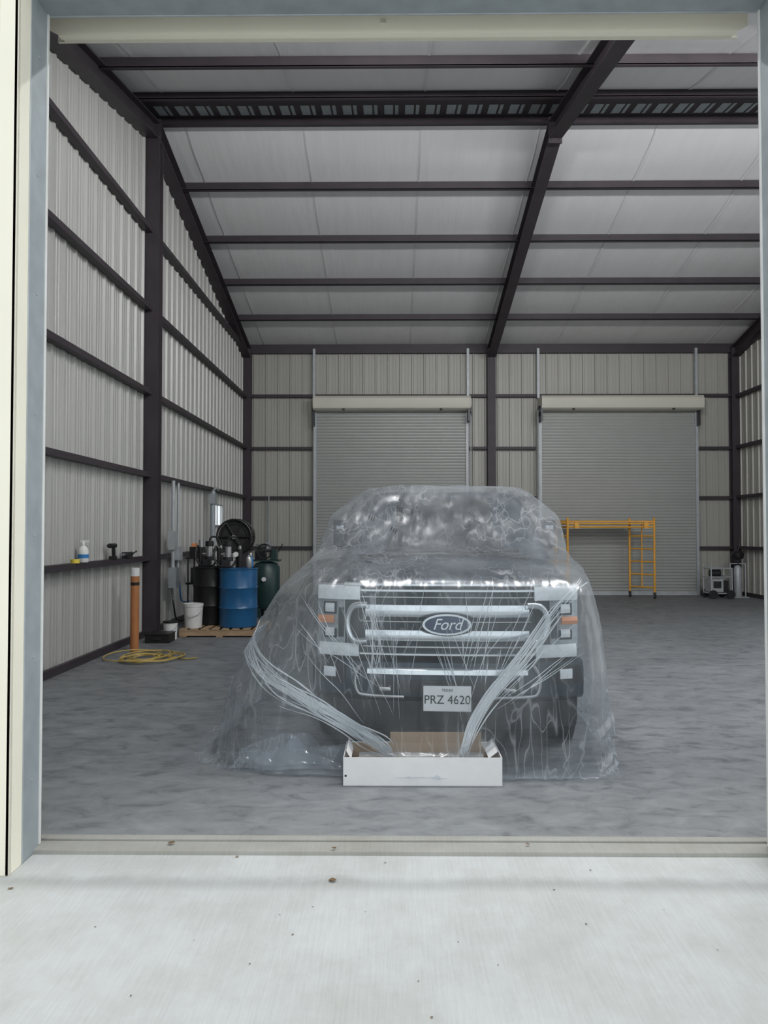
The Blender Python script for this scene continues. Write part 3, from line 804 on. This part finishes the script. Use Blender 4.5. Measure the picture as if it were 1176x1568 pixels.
def bottle(name,x,y,z,h,r,body,cap,trigger=False):
    b=MB(); b.lathe([(r*.9,0),(r,.01),(r,h*.55),(r*.8,h*.68),(r*.35,h*.78),(r*.35,h*.84)],(x,y,z),body,20)
    b.lathe([(r*.42,h*.82),(r*.42,h*.94),(r*.3,h)],(x,y,z),cap,16)
    if trigger:
        b.box((x+r*.3,y,z+h*.98),(r*1.6,r*.5,h*.1),cap); b.box((x+r*.8,y,z+h*.88),(r*.15,r*.3,h*.14),cap,(0,.3,0))
        b.lathe([(r*1.02,h*.2),(r*1.02,h*.38)],(x,y,z),'bluecap',20)
    return b.build(name)
bottle('spray_bottle',-3.60,8.95,1.203,.25,.06,'white','white',True)
b=MB(); b.lathe([(.02,0),(.05,0),(.05,.045),(.02,.045)],(-3.60,8.72,1.203),'yellow',24); b.build('tape_roll')
bottle('oil_bottle',-2.16,11.62,1.012,.24,.045,'silver','darkmetal'); bottle('oil_bottle.001',-2.18,11.88,1.012,.22,.04,'bluecap','white')
bottle('oil_bottle.002',-3.58,11.75,1.203,.11,.035,'white','black')
b=MB(); y=9.9; b.cyl((-3.60,y-.12,1.38),(-3.60,y+.08,1.38),.03,'black'); b.cyl((-3.6,y-.17,1.38),(-3.6,y-.12,1.38),.018,'darkmetal'); b.box((-3.60,y+.03,1.30),(.035,.05,.13),'black',(.15,0,0)); b.box((-3.60,y+.01,1.224),(.07,.12,.042),'black')
b.build('cordless_drill',bevel=.004)
b=MB(); y=10.45; b.box((-3.60,y,1.245),(.08,.22,.08),'darkmetal'); b.cyl((-3.60,y-.15,1.25),(-3.6,y+.2,1.25),.02,'silver'); b.tube([(-3.6,y-.15,1.2+.03),(-3.5,y-.16,1.25),(-3.42,y-.15,1.3)],.01,'darkmetal'); b.build('bench_vise',bevel=.01)
b=MB(); pts=[]
for i in range(260):
    t=i/259*2*math.pi*7.2; r=.25+.10*math.sin(t*.37)+.09*noise.noise(Vector((t*.5,0,0)))
    pts.append(Vector((-3.05+r*1.1*math.cos(t)+.10*math.sin(t*.21),9.42+r*1.2*math.sin(t)+.15*math.cos(t*.3),.012+.02*(i%43)/43+.015*abs(math.sin(t*1.7)))))
pts=smooth_path(pts+[Vector((-2.75+.05*i,9.45+.05*math.sin(i),.012)) for i in range(1,8)],2)
b.tube(pts,.008,'cord',6); b.build('extension_cord')
b=MB()
xw=XL+.20
b.cyl((xw,12.35,.75),(xw,12.35,2.38),.03,'galv'); b.cyl((xw,12.65,.9),(xw,12.65,2.36),.02,'galv')
b.box((xw,12.35,1.42),(.10,.16,.30),'galv'); b.box((xw,12.65,1.2),(.10,.18,.22),'galv'); b.box((xw+.02,12.35,.82),(.12,.2,.32),'galvd')
b.tube(smooth_path([(xw,12.65,.9),(xw+.02,12.7,.6),(xw,12.9,.4),(xw,13.4,.35)]),.012,'bluecap')
b.tube(smooth_path([(xw,12.3,.7),(xw+.06,12.2,.4),(xw+.05,12.4,.15),(xw+.1,12.6,.1)]),.014,'black')
b.cyl((xw,15.1,1.3),(xw,15.1,2.35),.05,'galvd'); b.box((xw,15.1,2.2),(.12,.16,.2),'galvd')
b.tube(smooth_path([(xw,15.1,2.36),(xw+.01,15.3,2.42),(xw,15.6,2.4)]),.02,'galv')
b.build('electrical_conduit')
b=MB()
for x in(-3.38,-3.1):
    for y in(12.75,13.15): b.cyl((x,y,.06),(x,y,1.15),.015,'darkmetal',n=8); b.cyl((x-.012,y,.04),(x+.012,y,.04),.04,'rubber',n=14)
for z in(.25,.7,1.12): b.box((-3.24,12.95,z),(.34,.5,.03),'darkmetal')
b.box((-3.26,12.9,1.22),(.2,.3,.17),'black'); b.box((-3.22,12.9,.84),(.24,.3,.24),'darkmetal'); b.cyl((-3.18,12.8,1.3),(-3.18,12.8,1.42),.04,'silver'); b.box((-3.3,12.85,1.33),(.08,.1,.07),'amber')
b.build('tool_cart',bevel=.004)
b=MB(); c=Vector((-2.66,13.1,1.47))
for dy in(-.15,.15):
    b.tube([c+Vector((.29*math.cos(2*math.pi*k/36),dy,.29*math.sin(2*math.pi*k/36))) for k in range(37)],.018,'black',8)
    for k in range(6):
        a=k*math.pi/3; b.cyl(c+Vector((0,dy,0)),c+Vector((.29*math.cos(a),dy,.29*math.sin(a))),.013,'darkmetal',n=6)
for j in range(7):
    yy=-.11+j*.036
    for rr_ in(.22,.255):
        b.tube([c+Vector((rr_*math.cos(2*math.pi*k/30),yy,rr_*math.sin(2*math.pi*k/30))) for k in range(31)],.019,'rubber',8)
b.cyl(c+Vector((0,-.18,0)),c+Vector((0,.25,0)),.035,'silver'); b.cyl(c+Vector((0,-.12,0)),c+Vector((0,.12,0)),.20,'rubber')
b.box((c.x,13.36,.72),(.10,.06,1.44),'darkmetal'); b.box((c.x,13.3,.02),(.4,.4,.04),'darkmetal'); b.box((c.x,13.36,1.47),(.16,.04,.2),'darkmetal')
b.tube(smooth_path([c+Vector((-.22,-.05,0)),c+Vector((-.25,-.08,-.4)),c+Vector((-.15,-.1,-.9)),c+Vector((0,-.05,-1.3))]),.017,'rubber')
b.build('hose_reel')
b=MB(); x,y=-2.30,14.1
b.lathe([(.05,.12),(.20,.16),(.25,.24),(.25,.90),(.20,.98),(.05,1.02)],(x,y,0),'green',32)
for k in range(3):
    a=k*2.094; b.box((x+.2*math.cos(a),y+.2*math.sin(a),.09),(.06,.06,.18),'green')
b.box((x,y,1.03),(.5,.35,.03),'green'); b.box((x-.1,y,1.12),(.2,.16,.16),'darkmetal'); 
for k in range(4): b.box((x-.1,y,1.22+.03*k),(.16,.16,.012),'green')
b.box((x+.14,y,1.14),(.12,.2,.18),'green')
b.tube([(x+.13*math.cos(2*math.pi*k/24),y-.2,1.20+.13*math.sin(2*math.pi*k/24)) for k in range(25)],.014,'black',8)
for k in range(5): a=k*1.2566; b.cyl((x,y-.2,1.20),(x+.13*math.cos(a),y-.2,1.2+.13*math.sin(a)),.01,'black',n=6)
b.cyl((x,y-.26,.7),(x,y-.29,.7),.04,'white')
b.build('air_compressor')
b=MB(); b.cyl((-3.05,YB-.17,1.15),(-3.05,YB-.17,2.45),.018,'galvd'); b.box((-3.05,YB-.17,1.2),(.12,.08,.16),'galvd'); b.tube(smooth_path([(-3.05,YB-.17,1.15),(-3.0,YB-.19,.9),(-2.85,YB-.2,1.0),(-2.7,YB-.19,1.25)]),.012,'black'); b.build('wall_outlet_box')

# ------------------------------------------------------------------ scaffold
b=MB()
A=Vector((5.68,18.45,0)); B=Vector((6.10,17.95,0)); off=Vector((-2.02,-.05,0)); H=1.88
def frame(a,c):
    for p in(a,c):
        b.cyl(p+Vector((0,0,.13)),p+Vector((0,0,H)),.026,'scaf',n=10)
        b.cyl(p+Vector((-.018,0,.06)),p+Vector((.018,0,.06)),.06,'rubber',n=18); b.cyl(p+Vector((-.022,0,.06)),p+Vector((.022,0,.06)),.03,'silver',n=12); b.box(p+Vector((0,0,.12)),(.05,.06,.05),'darkmetal')
    for k in range(6):
        z=.25+k*.3; b.cyl(a+Vector((0,0,z)),c+Vector((0,0,z)),.018,'scaf',n=8)
    m=(a+c)/2; b.cyl(m+Vector((.0,0,.25)),m+Vector((0,0,1.75)),.016,'scaf',n=8)
frame(A,B); frame(A+off,B+off)
for p in(A,B):
    for z in(1.66,1.74): b.cyl(p+Vector((0,0,z)),p+off+Vector((0,0,z)),.02,'scaf',n=8)
z=1.78
b.add([A+Vector((0,0,z)),B+Vector((0,0,z)),B+off+Vector((0,0,z)),A+off+Vector((0,0,z)),A+Vector((0,0,z+.03)),B+Vector((0,0,z+.03)),B+off+Vector((0,0,z+.03)),A+off+Vector((0,0,z+.03))],[(0,1,2,3),(4,5,6,7),(0,1,5,4),(1,2,6,5),(2,3,7,6),(3,0,4,7)],'scaf')
for f in(.1,.9):
    p=B+off*f; b.box(p+Vector((0,-.03,1.70)),(.10,.06,.14),'scaf')
b.build('rolling_scaffold')
b=MB(); x,y=7.64,18.15
for dx in(-.24,.24):
    for dy in(-.22,.22): b.cyl((x+dx,y+dy,.1),(x+dx,y+dy,.80 if dx<0 else .70),.016,'galv',n=8)
for z in(.12,.5,.70):
    for dy in(-.22,.22): b.cyl((x-.24,y+dy,z),(x+.24,y+dy,z),.016,'galv',n=8)
    for dx in(-.24,.24): b.cyl((x+dx,y-.22,z),(x+dx,y+.22,z),.016,'galv',n=8)
b.box((x-.08,y,.30),(.28,.34,.30),'galv'); b.box((x-.08,y-.175,.32),(.18,.01,.16),'darkmetal'); b.cyl((x-.18,y,.58),(x+.05,y,.58),.09,'darkmetal'); b.box((x+.14,y,.28),(.12,.24,.26),'darkmetal')
for dx in(-.2,.2):
    b.cyl((x+dx,y-.26,.1),(x+dx,y-.22,.1),.10,'rubber'); b.cyl((x+dx,y+.22,.1),(x+dx,y+.26,.1),.10,'rubber')
b.build('pressure_washer')
b=MB(); x,y=8.18,18.3
b.lathe([(.08,0),(.09,.02),(.09,.66),(.06,.72),(.03,.74)],(x,y,.02),'galv',24); b.lathe([(.03,-.11),(.11,-.09),(.14,-.02),(.14,.04),(.10,.09),(.03,.11)],(x,y,1.0),'black',24); b.cyl((x,y,.7),(x,y,.92),.02,'darkmetal'); b.box((x,y,.01),(.4,.3,.02),'galv')
b.cyl((x-.18,y,.02),(x-.18,y,.8),.014,'galv',n=8); b.cyl((x+.18,y,.02),(x+.18,y,.8),.014,'galv',n=8); b.box((x,y,.8),(.38,.02,.02),'galv')
b.tube(smooth_path([(x,y,1.1),(x+.05,y,1.25),(x+.08,y+.05,1.45)]),.015,'black')
b.build('water_filter_stand')
b=MB()
LV=[(510,1348,.022),(265,1291,.020),(512,1298,.014),(806,1291,.012),(700,1440,.004),(893,1412,.006),(385,1475,.005),(205,1525,.005),(450,1430,.006),(590,1320,.006),(365,1312,.010),(900,1330,.006),(430,1400,.004),(760,1475,.004),(1010,1390,.004),(300,1440,.004),(640,1500,.004),(1090,1450,.004),(150,1420,.005),(560,1395,.004),(845,1360,.006),(20,1362,.014),(660,1555,.006),(480,1388,.005)]
for X,Y,s in LV:
    zg=-.024 if Y>1303 else .004
    D=(1.57-zg)*1178/(Y-813)+.03; x=(X-600)/1178*D; a=random.uniform(0,6.28)
    vs=[]
    for k in range(8):
        t=k/8*2*math.pi; rr=s*(1 if k%2 else .7)*(1.3 if k in(0,4) else .8)
        vs.append((x+rr*math.cos(t+a),D+rr*math.sin(t+a),zg+.002+random.uniform(0,s*.35)))
    vs.append((x,D,zg+.002)); b.add(vs,[(k,(k+1)%8,8) for k in range(8)],'leaf')
b.build('fallen_leaves')

# ------------------------------------------------------------------ added interior fill lamps, out of view above the header (down + up light)
for i,x in enumerate((.2,3.2,6.2)):
    E=empty('added_fill_light' if i==0 else 'added_fill_light.%03d'%i,(x,6.0,6.05))
    b=MB(); b.box((0,0,.06),(1.2,.4,.08),'white'); b.cyl((-.5,0,.1),(-.5,0,.5),.006,'silver',n=6); b.cyl((.5,0,.1),(.5,0,.5),.006,'silver',n=6); b.build('fill_housing',E)
    for nm,rx,en,zz in(('fill_down',30,200,0),('fill_up',122,205,.16)):
        ld=bpy.data.lights.new(nm,'AREA'); ld.shape='RECTANGLE'; ld.size=1.15; ld.size_y=.36; ld.energy=en; ld.color=(.99,.99,1)
        lo=bpy.data.objects.new(nm,ld); COL.objects.link(lo); lo.parent=E; lo.location=(0,0,zz); lo.rotation_euler=(math.radians(rx),0,0)

w=bpy.data.worlds.new('overcast_sky'); S.world=w; w.use_nodes=True; nt=w.node_tree; L=nt.links
bg=nt.nodes['Background']; tc=N(nt,'ShaderNodeTexCoord'); sx=N(nt,'ShaderNodeSeparateXYZ'); L.new(tc.outputs['Generated'],sx.inputs[0])
r=N(nt,'ShaderNodeValToRGB'); e=r.color_ramp.elements; e[0].position=0; e[0].color=(.9,.95,.97,1); e[1].position=1; e[1].color=(.95,1.0,1.05,1)
L.new(sx.outputs['Z'],r.inputs['Fac']); L.new(r.outputs[0],bg.inputs['Color']); bg.inputs['Strength'].default_value=1.28

cam=bpy.data.cameras.new('camera'); co=bpy.data.objects.new('camera',cam); COL.objects.link(co)
cam.sensor_fit='VERTICAL'; cam.sensor_height=36; cam.lens=1178/1568*36
co.location=(0,0,1.57); co.rotation_euler=(math.radians(90+1.41),0,math.radians(.58)); cam.clip_end=200
S.camera=co
S.view_settings.view_transform='Standard'; S.view_settings.look='None'; S.view_settings.exposure=0
